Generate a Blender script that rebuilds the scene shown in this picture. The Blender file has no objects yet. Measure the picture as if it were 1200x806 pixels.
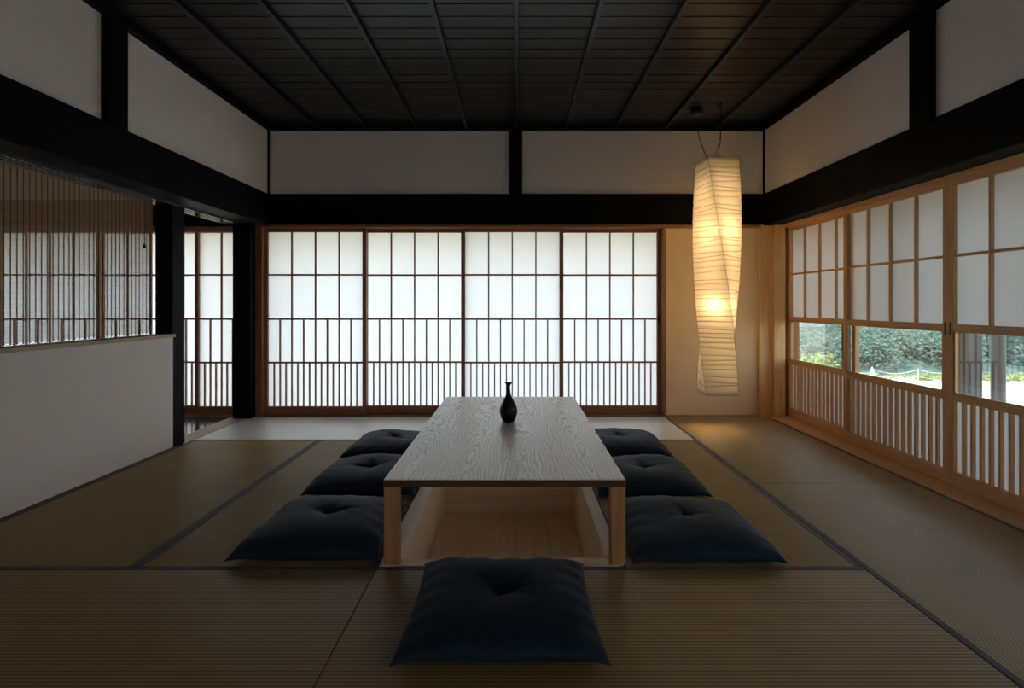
import bpy, bmesh, math, random
from mathutils import Vector, Matrix
random.seed(7)
PI = math.pi
SC = bpy.context.scene
COL = SC.collection

# ------------------------------------------------------------------ view
W, H, FPX, CAMZ = 1200, 806, 607.0, 1.034
cam_d = bpy.data.cameras.new('camera')
cam = bpy.data.objects.new('camera', cam_d)
COL.objects.link(cam)
cam_d.sensor_width = 36.0
cam_d.lens = FPX / W * 36.0
cam_d.shift_x = -5.0 / W
cam_d.shift_y = -46.0 / W
cam_d.clip_start = 0.02
cam_d.clip_end = 400
cam.location = (0, 0, CAMZ)
cam.rotation_euler = (PI / 2, 0, 0)
SC.camera = cam
vs = SC.view_settings
vs.view_transform = 'Standard'
vs.look = 'None'
vs.gamma = 1.0
vs.use_curve_mapping = False
vs.exposure = 0.10
SC.cycles.use_denoising = True
try:
    SC.cycles.denoiser = 'OPENIMAGEDENOISE'
    SC.cycles.denoising_input_passes = 'RGB_ALBEDO_NORMAL'
except Exception:
    pass
SC.cycles.max_bounces = 10
SC.cycles.diffuse_bounces = 5
SC.cycles.glossy_bounces = 4
SC.cycles.transmission_bounces = 6
SC.cycles.transparent_max_bounces = 16
SC.cycles.caustics_reflective = False
SC.cycles.caustics_refractive = False
SC.cycles.sample_clamp_indirect = 6.0

# ------------------------------------------------------------------ mesh helpers
class MB:
    """collects simple shapes into one mesh"""
    def __init__(self):
        self.v, self.f = [], []
    def box(self, x0, x1, y0, y1, z0, z1):
        n = len(self.v)
        self.v += [(x0, y0, z0), (x1, y0, z0), (x1, y1, z0), (x0, y1, z0),
                   (x0, y0, z1), (x1, y0, z1), (x1, y1, z1), (x0, y1, z1)]
        for q in ((0, 3, 2, 1), (4, 5, 6, 7), (0, 1, 5, 4), (1, 2, 6, 5), (2, 3, 7, 6), (3, 0, 4, 7)):
            self.f.append(tuple(n + i for i in q))
        return self
    def quad(self, a, b, c, d):
        n = len(self.v)
        self.v += [a, b, c, d]
        self.f.append((n, n + 1, n + 2, n + 3))
        return self
    def tube(self, pts, r, seg=8, closed=False):
        pts = [Vector(p) for p in pts]
        n0 = len(self.v)
        N = len(pts)
        for i, p in enumerate(pts):
            if closed:
                t = pts[(i + 1) % N] - pts[i - 1]
            else:
                t = pts[min(i + 1, N - 1)] - pts[max(i - 1, 0)]
            t.normalize()
            up = Vector((0, 0, 1)) if abs(t.z) < .9 else Vector((1, 0, 0))
            a = t.cross(up).normalized()
            b = t.cross(a).normalized()
            rr = r[i] if isinstance(r, (list, tuple)) else r
            for k in range(seg):
                an = 2 * PI * k / seg
                self.v.append(tuple(p + a * rr * math.cos(an) + b * rr * math.sin(an)))
        M = N if closed else N - 1
        for i in range(M):
            for k in range(seg):
                i2 = (i + 1) % N
                self.f.append((n0 + i * seg + k, n0 + i * seg + (k + 1) % seg,
                               n0 + i2 * seg + (k + 1) % seg, n0 + i2 * seg + k))
        if not closed:
            self.f.append(tuple(n0 + k for k in reversed(range(seg))))
            self.f.append(tuple(n0 + (N - 1) * seg + k for k in range(seg)))
        return self
    def lathe(self, prof, seg=48, c=(0, 0, 0)):
        n0 = len(self.v)
        for r, z in prof:
            for k in range(seg):
                a = 2 * PI * k / seg
                self.v.append((c[0] + r * math.cos(a), c[1] + r * math.sin(a), c[2] + z))
        for i in range(len(prof) - 1):
            for k in range(seg):
                self.f.append((n0 + i * seg + k, n0 + i * seg + (k + 1) % seg,
                               n0 + (i + 1) * seg + (k + 1) % seg, n0 + (i + 1) * seg + k))
        self.f.append(tuple(n0 + k for k in reversed(range(seg))))
        m = n0 + (len(prof) - 1) * seg
        self.f.append(tuple(m + k for k in range(seg)))
        return self
    def build(self, name, mat, parent=None, bevel=0, smooth=False, seg=2):
        me = bpy.data.meshes.new(name)
        me.from_pydata(self.v, [], self.f)
        me.update()
        if isinstance(mat, (list, tuple)):
            for m in mat:
                me.materials.append(m)
        else:
            me.materials.append(mat)
        if smooth:
            me.polygons.foreach_set('use_smooth', [True] * len(me.polygons))
        o = bpy.data.objects.new(name, me)
        COL.objects.link(o)
        if parent is not None:
            o.parent = parent
        if bevel:
            b = o.modifiers.new('soft edge', 'BEVEL')
            b.width = bevel
            b.segments = seg
            b.limit_method = 'ANGLE'
        return o

def box(name, mat, x0, x1, y0, y1, z0, z1, parent=None, bevel=0):
    return MB().box(x0, x1, y0, y1, z0, z1).build(name, mat, parent, bevel)

def tag(o, label=None, cat=None, group=None, kind=None):
    if label: o['label'] = label
    if cat: o['category'] = cat
    if group: o['group'] = group
    if kind: o['kind'] = kind
    return o

def empty(name, loc=(0, 0, 0), rz=0.0):
    o = bpy.data.objects.new(name, None)
    o.empty_display_size = .1
    COL.objects.link(o)
    o.location = loc
    o.rotation_euler = (0, 0, rz)
    return o

def copy_tree(o, parent=None):
    c = o.copy()
    COL.objects.link(c)
    if parent is not None:
        c.parent = parent
    for ch in list(o.children):
        copy_tree(ch, c)
    return c

# ------------------------------------------------------------------ materials
class NT:
    def __init__(self, name):
        self.m = bpy.data.materials.new(name)
        self.m.use_nodes = True
        self.t = self.m.node_tree
        self.t.nodes.clear()
        self.out = self.n('ShaderNodeOutputMaterial')
    def n(self, typ, **kw):
        nd = self.t.nodes.new(typ)
        for k, v in kw.items():
            setattr(nd, k, v)
        return nd
    def l(self, a, b):
        self.t.links.new(a, b)
    def coord(self, which='Object', scale=(1, 1, 1), rot=(0, 0, 0), loc=(0, 0, 0)):
        c = self.n('ShaderNodeTexCoord')
        m = self.n('ShaderNodeMapping')
        m.inputs['Scale'].default_value = scale
        m.inputs['Rotation'].default_value = rot
        m.inputs['Location'].default_value = loc
        self.l(c.outputs[which], m.inputs['Vector'])
        return m.outputs['Vector']
    def noise(self, vec, scale, detail=3, rough=.55, dist=0):
        n = self.n('ShaderNodeTexNoise')
        n.inputs['Scale'].default_value = scale
        n.inputs['Detail'].default_value = detail
        n.inputs['Roughness'].default_value = rough
        n.inputs['Distortion'].default_value = dist
        self.l(vec, n.inputs['Vector'])
        return n.outputs['Fac']
    def ramp(self, fac, stops):
        r = self.n('ShaderNodeValToRGB')
        e = r.color_ramp.elements
        while len(e) < len(stops):
            e.new(0.5)
        for i, (p, c) in enumerate(stops):
            e[i].position = p
            e[i].color = (*c, 1) if len(c) == 3 else c
        self.l(fac, r.inputs['Fac'])
        return r.outputs['Color']
    def mix(self, fac, a, b, blend='MIX'):
        m = self.n('ShaderNodeMix', data_type='RGBA', blend_type=blend)
        for s, v in ((m.inputs[0], fac), (m.inputs[6], a), (m.inputs[7], b)):
            if hasattr(v, 'is_linked'):
                self.l(v, s)
            elif isinstance(v, (int, float)):
                s.default_value = v
            else:
                s.default_value = (*v, 1)
        return m.outputs[2]
    def math(self, op, a, b=None):
        m = self.n('ShaderNodeMath', operation=op)
        for s, v in zip(m.inputs, (a, b)):
            if v is None: continue
            if hasattr(v, 'is_linked'):
                self.l(v, s)
            else:
                s.default_value = v
        return m.outputs[0]
    def bump(self, h, strength, dist):
        b = self.n('ShaderNodeBump')
        b.inputs['Strength'].default_value = strength
        b.inputs['Distance'].default_value = dist
        self.l(h, b.inputs['Height'])
        return b.outputs['Normal']
    def bsdf(self, color=None, rough=.6, normal=None, spec=.5, ior=1.45, aniso=0, tangent=None, sheen=0, metallic=0):
        p = self.n('ShaderNodeBsdfPrincipled')
        if color is not None:
            if hasattr(color, 'is_linked'):
                self.l(color, p.inputs['Base Color'])
            else:
                p.inputs['Base Color'].default_value = (*color, 1)
        if hasattr(rough, 'is_linked'):
            self.l(rough, p.inputs['Roughness'])
        else:
            p.inputs['Roughness'].default_value = rough
        p.inputs['IOR'].default_value = ior
        p.inputs['Specular IOR Level'].default_value = spec
        p.inputs['Metallic'].default_value = metallic
        p.inputs['Anisotropic'].default_value = aniso
        if sheen:
            p.inputs['Sheen Weight'].default_value = sheen
            p.inputs['Sheen Roughness'].default_value = .4
        if normal is not None:
            self.l(normal, p.inputs['Normal'])
        if tangent is not None:
            self.l(tangent, p.inputs['Tangent'])
        self.l(p.outputs[0], self.out.inputs['Surface'])
        return p

def axis_scale(axis, along, across):
    return tuple(along if a == axis else across for a in 'XYZ')

def wood(name, light, dark, axis, rough=.5, spec=.35, across=34, along=1.3, bump=.12):
    t = NT(name)
    v = t.coord('Object', axis_scale(axis, along, across))
    a = t.noise(v, 1.0, 4, .6, .6)
    v2 = t.coord('Object', axis_scale(axis, along * 4, across * 6))
    b = t.noise(v2, 1.0, 2, .5)
    s = t.math('ADD', t.math('MULTIPLY', a, .75), t.math('MULTIPLY', b, .25))
    c = t.ramp(s, [(.3, dark), (.68, light)])
    t.bsdf(c, rough, t.bump(s, bump, .002), spec)
    return t.m

def wood3(name, light, dark, **kw):
    return {a: wood(name + ' along ' + a, light, dark, a, **kw) for a in 'XYZ'}

# one cedar, light put into its tone: backlit far screens darker, right-hand screens lighter
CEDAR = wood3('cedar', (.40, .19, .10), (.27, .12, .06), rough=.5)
LIT_CEDAR = wood3('lit cedar', (.74, .46, .25), (.55, .32, .165), rough=.5)
PALE = wood3('pale cypress', (.86, .57, .27), (.62, .38, .165), rough=.45)
CAPW = wood3('pale cap wood', (.60, .49, .33), (.48, .37, .24), rough=.5)
BLACKW = wood3('black stained timber', (.0060, .0062, .0075), (.0028, .0029, .0036), rough=.58, spec=.10, across=26, bump=.35)
LEGW = wood3('table leg wood', (.62, .34, .15), (.43, .22, .09), rough=.45)
WELLW = wood3('well lining wood', (.90, .71, .52), (.74, .55, .37), rough=.5)

def plaster(name, c):
    t = NT(name)
    v = t.coord('Object')
    n = t.noise(v, 190, 4, .6)
    col = t.ramp(t.noise(v, 2.3, 3), [(.3, tuple(x * .955 for x in c)), (.7, c)])
    t.bsdf(col, .92, t.bump(n, .12, .0015), .15)
    return t.m
PLASTER = plaster('white plaster', (.90, .845, .825))
SAND = plaster('sand plaster', (.86, .66, .42))

def ceiling_mat():
    t = NT('black stained ceiling board')
    v = t.coord('Object', (1.2, 30, 30))
    a = t.noise(v, 1.0, 4, .6, .4)
    # tone differs from board to board
    c = t.n('ShaderNodeTexCoord')
    sp = t.n('ShaderNodeSeparateXYZ')
    t.l(c.outputs['Object'], sp.inputs[0])
    k = t.math('FLOOR', t.math('DIVIDE', sp.outputs[1], .127))
    kx = t.math('FLOOR', t.math('DIVIDE', sp.outputs[0], 1.84))
    wn = t.n('ShaderNodeTexWhiteNoise', noise_dimensions='1D')
    t.l(t.math('ADD', k, t.math('MULTIPLY', kx, 37.3)), wn.inputs['W'])
    s = t.math('ADD', t.math('MULTIPLY', a, .6), t.math('MULTIPLY', wn.outputs['Value'], .4))
    col = t.ramp(s, [(.25, (.004, .004, .0046)), (.75, (.012, .012, .0135))])
    t.bsdf(col, .38, t.bump(a, .3, .002), .42)
    return t.m
CEIL = ceiling_mat()

def tatami_mat_material(name, lo, hi, rough=.50, ior=1.48, an=.75):
    """rush weave: ribs 14 mm apart along the mat's length, rush fibres lie across it"""
    t = NT(name)
    c = t.n('ShaderNodeTexCoord')
    sp = t.n('ShaderNodeSeparateXYZ')
    t.l(c.outputs['Object'], sp.inputs[0])
    s = t.math('SINE', t.math('MULTIPLY', sp.outputs[1], 2 * PI / .0142))
    rib = t.math('SQRT', t.math('ADD', t.math('MULTIPLY', s, .5), .5))
    v = t.coord('Object', (420, 6, 1))
    fib = t.noise(v, 1.0, 2, .5)
    v2 = t.coord('Object', (3, 3, 1))
    pat = t.noise(v2, 1.0, 3, .6)
    base = t.ramp(t.math('ADD', t.math('MULTIPLY', fib, .5), t.math('MULTIPLY', pat, .5)),
                  [(.35, lo), (.65, hi)])
    col = t.mix(rib, t.mix(1.0, base, (.34, .32, .28), 'MULTIPLY'), base)  # grooves between ribs darkened in colour, standing in for sheen contrast
    h = t.math('ADD', rib, t.math('MULTIPLY', fib, .10))
    tg = t.n('ShaderNodeTangent', direction_type='UV_MAP')
    t.bsdf(col, rough, t.bump(h, .10, .0012), .5, ior=ior, aniso=an, tangent=tg.outputs[0])
    return t.m
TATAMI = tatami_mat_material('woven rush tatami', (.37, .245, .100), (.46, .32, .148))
GLAREMAT = tatami_mat_material('glare-lightened rush tatami', (.80, .765, .68), (.90, .88, .82), .33, 2.2, .8)   # screen glare on the two far mats put into a paler base colour

def cloth(name, c, rough=.85, sheen=.0, sc=900):
    t = NT(name)
    v = t.coord('Object')
    w = t.n('ShaderNodeTexWave', wave_type='BANDS', bands_direction='X')
    w.inputs['Scale'].default_value = 60
    w.inputs['Distortion'].default_value = .6
    t.l(v, w.inputs['Vector'])
    n = t.noise(v, sc, 2)
    h = t.math('ADD', t.math('MULTIPLY', w.outputs['Fac'], .5), n)
    col = t.ramp(t.noise(v, 9, 3), [(.3, tuple(x * .8 for x in c)), (.7, c)])
    t.bsdf(col, rough, t.bump(h, .25, .0012), .25, sheen=sheen)
    return t.m
NAVY = cloth('navy indigo cotton', (.0130, .0290, .0480), .68, .06)
TUFT = cloth('dark tuft thread', (.008, .010, .014), .9)
BAND = cloth('plum brown edge cloth', (.17, .125, .125), .7, 0, 1500)

def paper(name, c_trans, c_diff, f_trans, fibre=.10, transp=0.0):
    t = NT(name)
    v = t.coord('Object')
    n = t.noise(v, 16, 5, .65)
    k = t.ramp(n, [(.3, (1 - fibre,) * 3), (.7, (1, 1, 1))])
    tr = t.n('ShaderNodeBsdfTranslucent')
    t.l(t.mix(1.0, k, c_trans, 'MULTIPLY'), tr.inputs['Color'])
    df = t.n('ShaderNodeBsdfDiffuse')
    df.inputs['Color'].default_value = (*c_diff, 1)
    mx = t.n('ShaderNodeMixShader')
    mx.inputs[0].default_value = f_trans
    t.l(df.outputs[0], mx.inputs[1])
    t.l(tr.outputs[0], mx.inputs[2])
    last = mx.outputs[0]
    if transp:
        tp = t.n('ShaderNodeBsdfTransparent')
        m2 = t.n('ShaderNodeMixShader')
        m2.inputs[0].default_value = transp
        t.l(last, m2.inputs[1])
        t.l(tp.outputs[0], m2.inputs[2])
        last = m2.outputs[0]
    t.l(last, t.out.inputs['Surface'])
    return t.m
LINED = paper('lined shoji paper', (.96, .97, .97), (.84, .82, .80), .15, .03)
SHOJI = paper('shoji paper', (.90, .945, .985), (.82, .80, .79), .5, .03)
FILLP = paper('fill screen paper', (.96, .94, .94), (.82, .80, .78), .28, .03)
LPAPER = paper('crinkled lantern paper', (.150, .140, .118), (.84, .80, .70), .55, .10, .0008)

def glass_mat():
    t = NT('thin clear glass')
    tp = t.n('ShaderNodeBsdfTransparent')
    tp.inputs['Color'].default_value = (.95, .975, .975, 1)
    gl = t.n('ShaderNodeBsdfGlossy')
    gl.inputs['Roughness'].default_value = .0
    fr = t.n('ShaderNodeFresnel')
    fr.inputs['IOR'].default_value = 1.52
    ge = t.n('ShaderNodeNewGeometry')          # only the face that is met first mirrors, the far face lets light out
    k = t.math('MULTIPLY', t.math('MINIMUM', t.math('MULTIPLY', fr.outputs[0], 1.8), 1.0), t.math('SUBTRACT', 1.0, ge.outputs['Backfacing']))
    mx = t.n('ShaderNodeMixShader')
    t.l(k, mx.inputs[0])
    t.l(tp.outputs[0], mx.inputs[1])
    t.l(gl.outputs[0], mx.inputs[2])
    t.l(mx.outputs[0], t.out.inputs['Surface'])
    return t.m
GLASS = glass_mat()

def plain(name, c, rough=.6, spec=.4, metallic=0):
    t = NT(name)
    v = t.coord('Object')
    n = t.noise(v, 60, 3)
    col = t.ramp(n, [(.3, tuple(x * .88 for x in c)), (.7, c)])
    t.bsdf(col, rough, t.bump(n, .08, .001), spec, metallic=metallic)
    return t.m
CORD = plain('black cord', (.008, .008, .009), .6)
METAL = plain('dark metal sash', (.05, .048, .046), .4, .5)
VASE = plain('matte black glaze', (.008, .0078, .008), .42, .3)
RIBM = plain('thin rib wire', (.26, .18, .09), .7)
PULL = plain('dark bronze pull', (.012, .010, .009), .4)
WHITE = plain('white sheeting', (.85, .86, .86), .6)

def emis(name, c, s):
    t = NT(name)
    e = t.n('ShaderNodeEmission')
    e.inputs['Color'].default_value = (*c, 1)
    e.inputs['Strength'].default_value = s
    t.l(e.outputs[0], t.out.inputs['Surface'])
    return t.m
BULB = emis('warm frosted bulb', (1.0, .66, .31), 225)
FILL_TUBE = emis('added glow tube', (1.0, .66, .31), 66.0)

def tabletop_mat():
    t = NT('pale wire-brushed table wood')
    c = t.n('ShaderNodeTexCoord')
    sp = t.n('ShaderNodeSeparateXYZ')
    t.l(c.outputs['Object'], sp.inputs[0])
    x, y = sp.outputs[0], sp.outputs[1]
    # the top is glued up from wide boards, each cut from another log
    k = t.math('FLOOR', t.math('DIVIDE', t.math('ADD', x, .02), .245))
    wn = t.n('ShaderNodeTexWhiteNoise', noise_dimensions='1D')
    t.l(t.math('ADD', k, 11.7), wn.inputs['W'])
    r = wn.outputs['Value']
    xc = t.math('SUBTRACT', x, t.math('ADD', t.math('MULTIPLY', k, .245), .1025))   # from the board's middle
    xc = t.math('ADD', xc, t.math('MULTIPLY', t.math('SUBTRACT', r, .5), .10))
    cb = t.n('ShaderNodeCombineXYZ')
    t.l(t.math('MULTIPLY', x, 3.2), cb.inputs[0])
    t.l(t.math('ADD', t.math('MULTIPLY', y, 1.5), t.math('MULTIPLY', r, 31)), cb.inputs[1])
    wob = t.math('SUBTRACT', t.noise(cb.outputs[0], 1.5, 3, .5), .5)
    cb2 = t.n('ShaderNodeCombineXYZ')
    t.l(t.math('MULTIPLY', x, 22), cb2.inputs[0])
    t.l(t.math('ADD', t.math('MULTIPLY', y, 7), t.math('MULTIPLY', r, 17)), cb2.inputs[1])
    wob2 = t.math('SUBTRACT', t.noise(cb2.outputs[0], 1.0, 2, .5), .5)
    # distance to a pith that dips towards the far end gives the arched figure
    zz = t.math('ADD', t.math('MULTIPLY', t.math('ADD', y, t.math('MULTIPLY', r, 1.1)), .075), .030)
    zz = t.math('ADD', zz, t.math('MULTIPLY', wob, .12))
    rad = t.math('SQRT', t.math('ADD', t.math('MULTIPLY', xc, xc), t.math('MULTIPLY', zz, zz)))
    rad = t.math('ADD', rad, t.math('ADD', t.math('MULTIPLY', wob, .035), t.math('MULTIPLY', wob2, .007)))
    # growth rings of uneven width
    rad = t.math('ADD', rad, t.math('MULTIPLY', t.math('SINE', t.math('MULTIPLY', rad, 120)), .0022))
    ring = t.math('POWER', t.math('FRACT', t.math('MULTIPLY', rad, 78)), 2.0)
    v = t.coord('Object', (170, 2.5, 3))
    fine = t.noise(v, 1, 3, .6)
    tone = t.noise(t.coord('Object', (7, .9, 1)), 1, 2, .5)
    s = t.math('ADD', t.math('ADD', t.math('MULTIPLY', ring, .52), t.math('MULTIPLY', fine, .22)), t.math('MULTIPLY', tone, .26))
    col = t.ramp(s, [(.12, (.95, .86, .76)), (.38, (.84, .73, .61)), (.62, (.66, .54, .43)), (.90, (.42, .32, .235))])
    rg = t.math('ADD', .20, t.math('MULTIPLY', s, .34))
    t.bsdf(col, rg, t.bump(t.math('SUBTRACT', 1.0, s), .25, .0013), .5, ior=1.9)
    return t.m
TOPW = tabletop_mat()

def tile_floor_mat():
    t = NT('polished dark annex boards')
    v = t.coord('Object', (2, 2, 2))
    col = t.ramp(t.noise(v, 1, 3), [(.3, (.05, .035, .028)), (.7, (.085, .06, .045))])
    t.bsdf(col, .16, t.bump(t.noise(t.coord('Object', (14, 1, 1)), 1, 2), .06, .003), .6, ior=2.1)
    return t.m
ANNEXF = tile_floor_mat()

def reed_mat():
    t = NT('smoked reed')
    v = t.coord('Object', (60, 3, 300))
    col = t.ramp(t.noise(v, 1, 2), [(.3, (.46, .31, .19)), (.7, (.62, .45, .30))])
    df = t.n('ShaderNodeBsdfDiffuse')
    tr = t.n('ShaderNodeBsdfTranslucent')
    t.l(col, df.inputs['Color'])
    t.l(col, tr.inputs['Color'])
    mx = t.n('ShaderNodeMixShader')
    mx.inputs[0].default_value = .35
    t.l(df.outputs[0], mx.inputs[1])
    t.l(tr.outputs[0], mx.inputs[2])
    t.l(mx.outputs[0], t.out.inputs['Surface'])
    return t.m
REED = reed_mat()

# ------------------------------------------------------------------ the room shell
WX = 2.31            # face of the upper plaster walls
BACK = 4.83          # face of the far wall
FRONT = -1.7
ZB0, ZB1 = 1.768, 2.058    # black tie beams
ZM = 2.652           # underside of the ceiling moulding
ZC = 2.70

def st(o, label=None):
    tag(o, label, None, None, 'structure')
    return o

st(box('floor', WELLW['X'], -5.6, -.56, FRONT - .1, 5.2, -.62, -.07), 'timber subfloor under the tatami mats')
st(box('floor', WELLW['X'], .44, 3.0, FRONT - .1, 5.2, -.62, -.07), 'timber subfloor under the mats on the right')
st(box('floor', WELLW['X'], -.56, .44, FRONT - .1, 2.05, -.62, -.07), 'timber subfloor under the front mats')
st(box('floor', WELLW['X'], -.56, .44, 3.96, 5.2, -.62, -.07), 'timber subfloor under the far mats')
st(box('floor', ANNEXF, -5.6, -2.62, FRONT, 4.80, -.07, -.004), 'polished dark floor of the side room beyond the posts')

# ceiling of lapped boards, with battens
b = MB()
y = FRONT
while y < 4.80:
    z0, z1 = ZC, ZC + .012
    y1 = y + .127
    n = len(b.v)
    b.v += [(-2.36, y, z0 + .000), (2.36, y, z0 + .000), (2.36, y1, z0 + .0035), (-2.36, y1, z0 + .0035),
            (-2.36, y, z0 + .02), (2.36, y, z0 + .02), (2.36, y1, z0 + .0235), (-2.36, y1, z0 + .0235)]
    for q in ((0, 3, 2, 1), (4, 5, 6, 7), (0, 1, 5, 4), (1, 2, 6, 5), (2, 3, 7, 6), (3, 0, 4, 7)):
        b.f.append(tuple(n + i for i in q))
    y = y1
ceil = st(b.build('ceiling', CEIL), 'black boarded ceiling with long battens')
for i in range(-4, 5):
    x = i * .4625 + .0
    bt = box('batten', BLACKW['Y'], x - .014, x + .014, FRONT, 4.80, ZC - .032, ZC + .002, ceil, .003)
    bt.data.materials[0] = CEIL
st(box('roof', PLASTER, -5.7, 3.75, FRONT - .6, 5.9, 2.80, 2.95), 'roof slab over the rooms')
box('attic_board', PLASTER, -5.7, 3.0, FRONT - .2, 4.9, 2.735, 2.80, bpy.data.objects['roof'])

# ceiling mouldings
k = 1
def trim(label, mat, *a, bevel=.004):
    global k
    o = st(box('trim_%d' % k, mat, *a, bevel=bevel), label)
    k += 1
    return o
trim('black moulding along the far top edge of the room', BLACKW['X'], -2.31, 2.31, 4.79, 4.86, ZM, ZC + .01)
trim('black moulding along the left top edge of the room', BLACKW['Y'], -2.34, -2.265, FRONT, 4.79, ZM, ZC + .01)
trim('black moulding along the right top edge of the room', BLACKW['Y'], 2.265, 2.34, FRONT, 4.79, ZM, ZC + .01)
# tie beams
trim('black tie beam across the far wall above the paper screens', BLACKW['X'], -2.30, 2.30, 4.795, 4.97, ZB0, ZB1 + .003, bevel=.006)
trim('black tie beam along the left side of the room', BLACKW['Y'], -2.62, -2.285, FRONT, 4.795, ZB0 + .002, ZB1, bevel=.006)
trim('black tie beam along the right side of the room', BLACKW['Y'], 2.285, 2.62, FRONT, 4.795, ZB0 - .002, ZB1, bevel=.006)
# king posts above the beams
trim('short black post in the middle of the far upper wall', BLACKW['Z'], -.064, .056, 4.775, 4.86, ZB1 - .02, ZC, bevel=.005)
trim('short black post on the left upper wall', BLACKW['Z'], -2.36, -2.272, 2.88, 3.035, ZB1 - .02, ZC, bevel=.005)
trim('short black post on the right upper wall', BLACKW['Z'], 2.272, 2.36, 2.85, 3.00, ZB1 - .02, ZC, bevel=.005)
trim('thin black strip in the far left upper corner', BLACKW['Z'], -2.32, -2.298, 4.806, 4.835, ZB1 - .02, ZC, bevel=.002)
trim('thin black strip in the far right upper corner', BLACKW['Z'], 2.298, 2.32, 4.806, 4.835, ZB1 - .02, ZC, bevel=.002)
# upper plaster walls
wb = empty('wall_back')
st(wb, 'far wall: white plaster band over the beam, sand plaster beside the screens')
box('upper_plaster', PLASTER, -2.6, 2.62, BACK, 4.95, ZB1 - .05, 2.74, wb)
box('sand_plaster', SAND, 1.385, 2.60, BACK, 4.93, -.05, ZB0 + .1, wb)
box('side_room_plaster', PLASTER, -5.7, -2.45, 4.80, 4.95, 1.74, 2.74, wb)
wl = empty('wall_left')
st(wl, 'left wall: white plaster above the beam and a low white plaster wall below the blind')
box('upper_plaster', PLASTER, -2.45, -WX, FRONT, BACK, ZB1 - .05, 2.74, wl)
box('low_plaster', PLASTER, -2.585, -2.47, 1.82, 3.73, -.06, .801, wl, .004)
box('near_plaster', PLASTER, -2.585, -2.46, FRONT, 1.70, -.06, ZB0 + .05, wl)
wr = empty('wall_right')
st(wr, 'right wall: white plaster above the beam')
box('blocker_plaster', PLASTER, 2.74, 2.84, .98, 2.285, -.3, 1.76, wr)  # unseen outer wall added to keep garden light off the near floor
box('upper_plaster', PLASTER, WX, 2.45, FRONT, BACK, ZB1 - .05, 2.74, wr)
box('near_plaster', PLASTER, 2.47, 2.58, FRONT, -.94, -.06, ZB0 + .05, wr)
box('head_plaster', PLASTER, 2.47, 2.58, -.95, .98, 1.752, ZB0 + .05, wr)
box('sill_board', CEDAR['Y'], 2.33, 2.60, -.95, .98, -.06, .003, wr)
wf = empty('wall_front')
st(wf, 'plaster wall behind the viewer')
box('side_plaster', PLASTER, -2.7, -.95, FRONT - .1, FRONT, -.1, 2.74, wf)
box('side_plaster', PLASTER, .95, 2.7, FRONT - .1, FRONT, -.1, 2.74, wf)
box('upper_plaster', PLASTER, -.95, .95, FRONT - .1, FRONT, 1.752, 2.74, wf)
box('sill_board', CEDAR['X'], -.95, .95, FRONT - .1, FRONT, -.1, .003, wf)
st(box('wall_outer', PLASTER, -5.75, -5.60, FRONT - .1, 5.0, -.6, 2.80), 'outer wall of the side room')
st(box('wall_outer', PLASTER, -5.7, -2.5, FRONT - .1, FRONT, -.6, 2.80), 'end wall of the side room')
st(box('ceiling', PLASTER, -5.6, -2.45, FRONT, 4.85, 2.45, 2.48), 'ceiling of the side room')

# posts
trim('black post at the end of the low wall and blind', BLACKW['Z'], -2.60, -2.474, 3.728, 3.868, -.07, ZB0 + .02, bevel=.005)
trim('black post in the far left corner of the room', BLACKW['Z'], -2.575, -2.415, 4.70, 4.845, -.07, ZB0 + .02, bevel=.005)
trim('black post at the near end of the low wall', BLACKW['Z'], -2.60, -2.465, 1.70, 1.83, -.07, ZB0 + .02, bevel=.005)
trim('pale cypress wall post at the right end of the sand plaster', PALE['Z'], 2.255, 2.372, 4.795, 4.93, -.06, ZB0 + .01, bevel=.003)
trim('grained cypress corner post beside the right screens', PALE['Z'], 2.368, 2.47, 4.755, 4.90, -.06, ZB0 + .015, bevel=.003)
trim('wooden jamb between the corner post and the farthest right-hand screen', CEDAR['Z'], 2.466, 2.62, 4.79, 4.93, -.06, ZB0 + .01, bevel=.003)
# unseen outer head and jamb boards, added to dim and yellow the paper's edges
OUTW = wood3('added outer board', (.60, .48, .22), (.48, .37, .16), rough=.7)
trim('added unseen head board shading the far opening', OUTW['X'], -5.6, 1.6, 4.96, 5.34, 1.775, 2.80, bevel=.003)
trim('added unseen jamb board shading the right of the far opening', OUTW['Z'], 1.42, 1.58, 4.94, 5.20, -.1, 1.80, bevel=.003)
trim('added unseen jamb board shading the left of the far opening', OUTW['Z'], -2.56, -2.42, 4.955, 5.16, -.1, 1.80, bevel=.003)
# wood head and jambs of the far screens
trim('thin wooden head rail over the far screens', CEDAR['X'], -2.42, 2.26, 4.785, 4.945, 1.747, ZB0 + .004, bevel=.003)
trim('wooden jamb left of the far screens', CEDAR['Z'], -2.415, -2.352, 4.79, 4.94, -.05, 1.748, bevel=.003)
trim('wooden jamb between the far screens and the sand plaster', CEDAR['Z'], 1.362, 1.392, 4.80, 4.94, -.05, 1.748, bevel=.003)
trim('wooden sill under the far screens', CEDAR['X'], -2.36, 1.37, 4.81, 4.95, -.06, .004, bevel=.002)
trim('slim wooden skirting under the sand plaster', CEDAR['X'], 1.39, 2.26, 4.80, 4.84, -.05, .006, bevel=.002)
# side room screens' head and sill
trim('wooden head rail over the side room screens', CEDAR['X'], -5.6, -2.5, 4.79, 4.945, 1.705, 1.76, bevel=.003)
trim('black lintel over the side room screens', BLACKW['X'], -5.6, -2.5, 4.77, 4.94, 1.76, 2.0, bevel=.003)
trim('wooden sill under the side room screens', CEDAR['X'], -5.6, -2.5, 4.80, 4.95, -.05, .002, bevel=.002)
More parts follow.
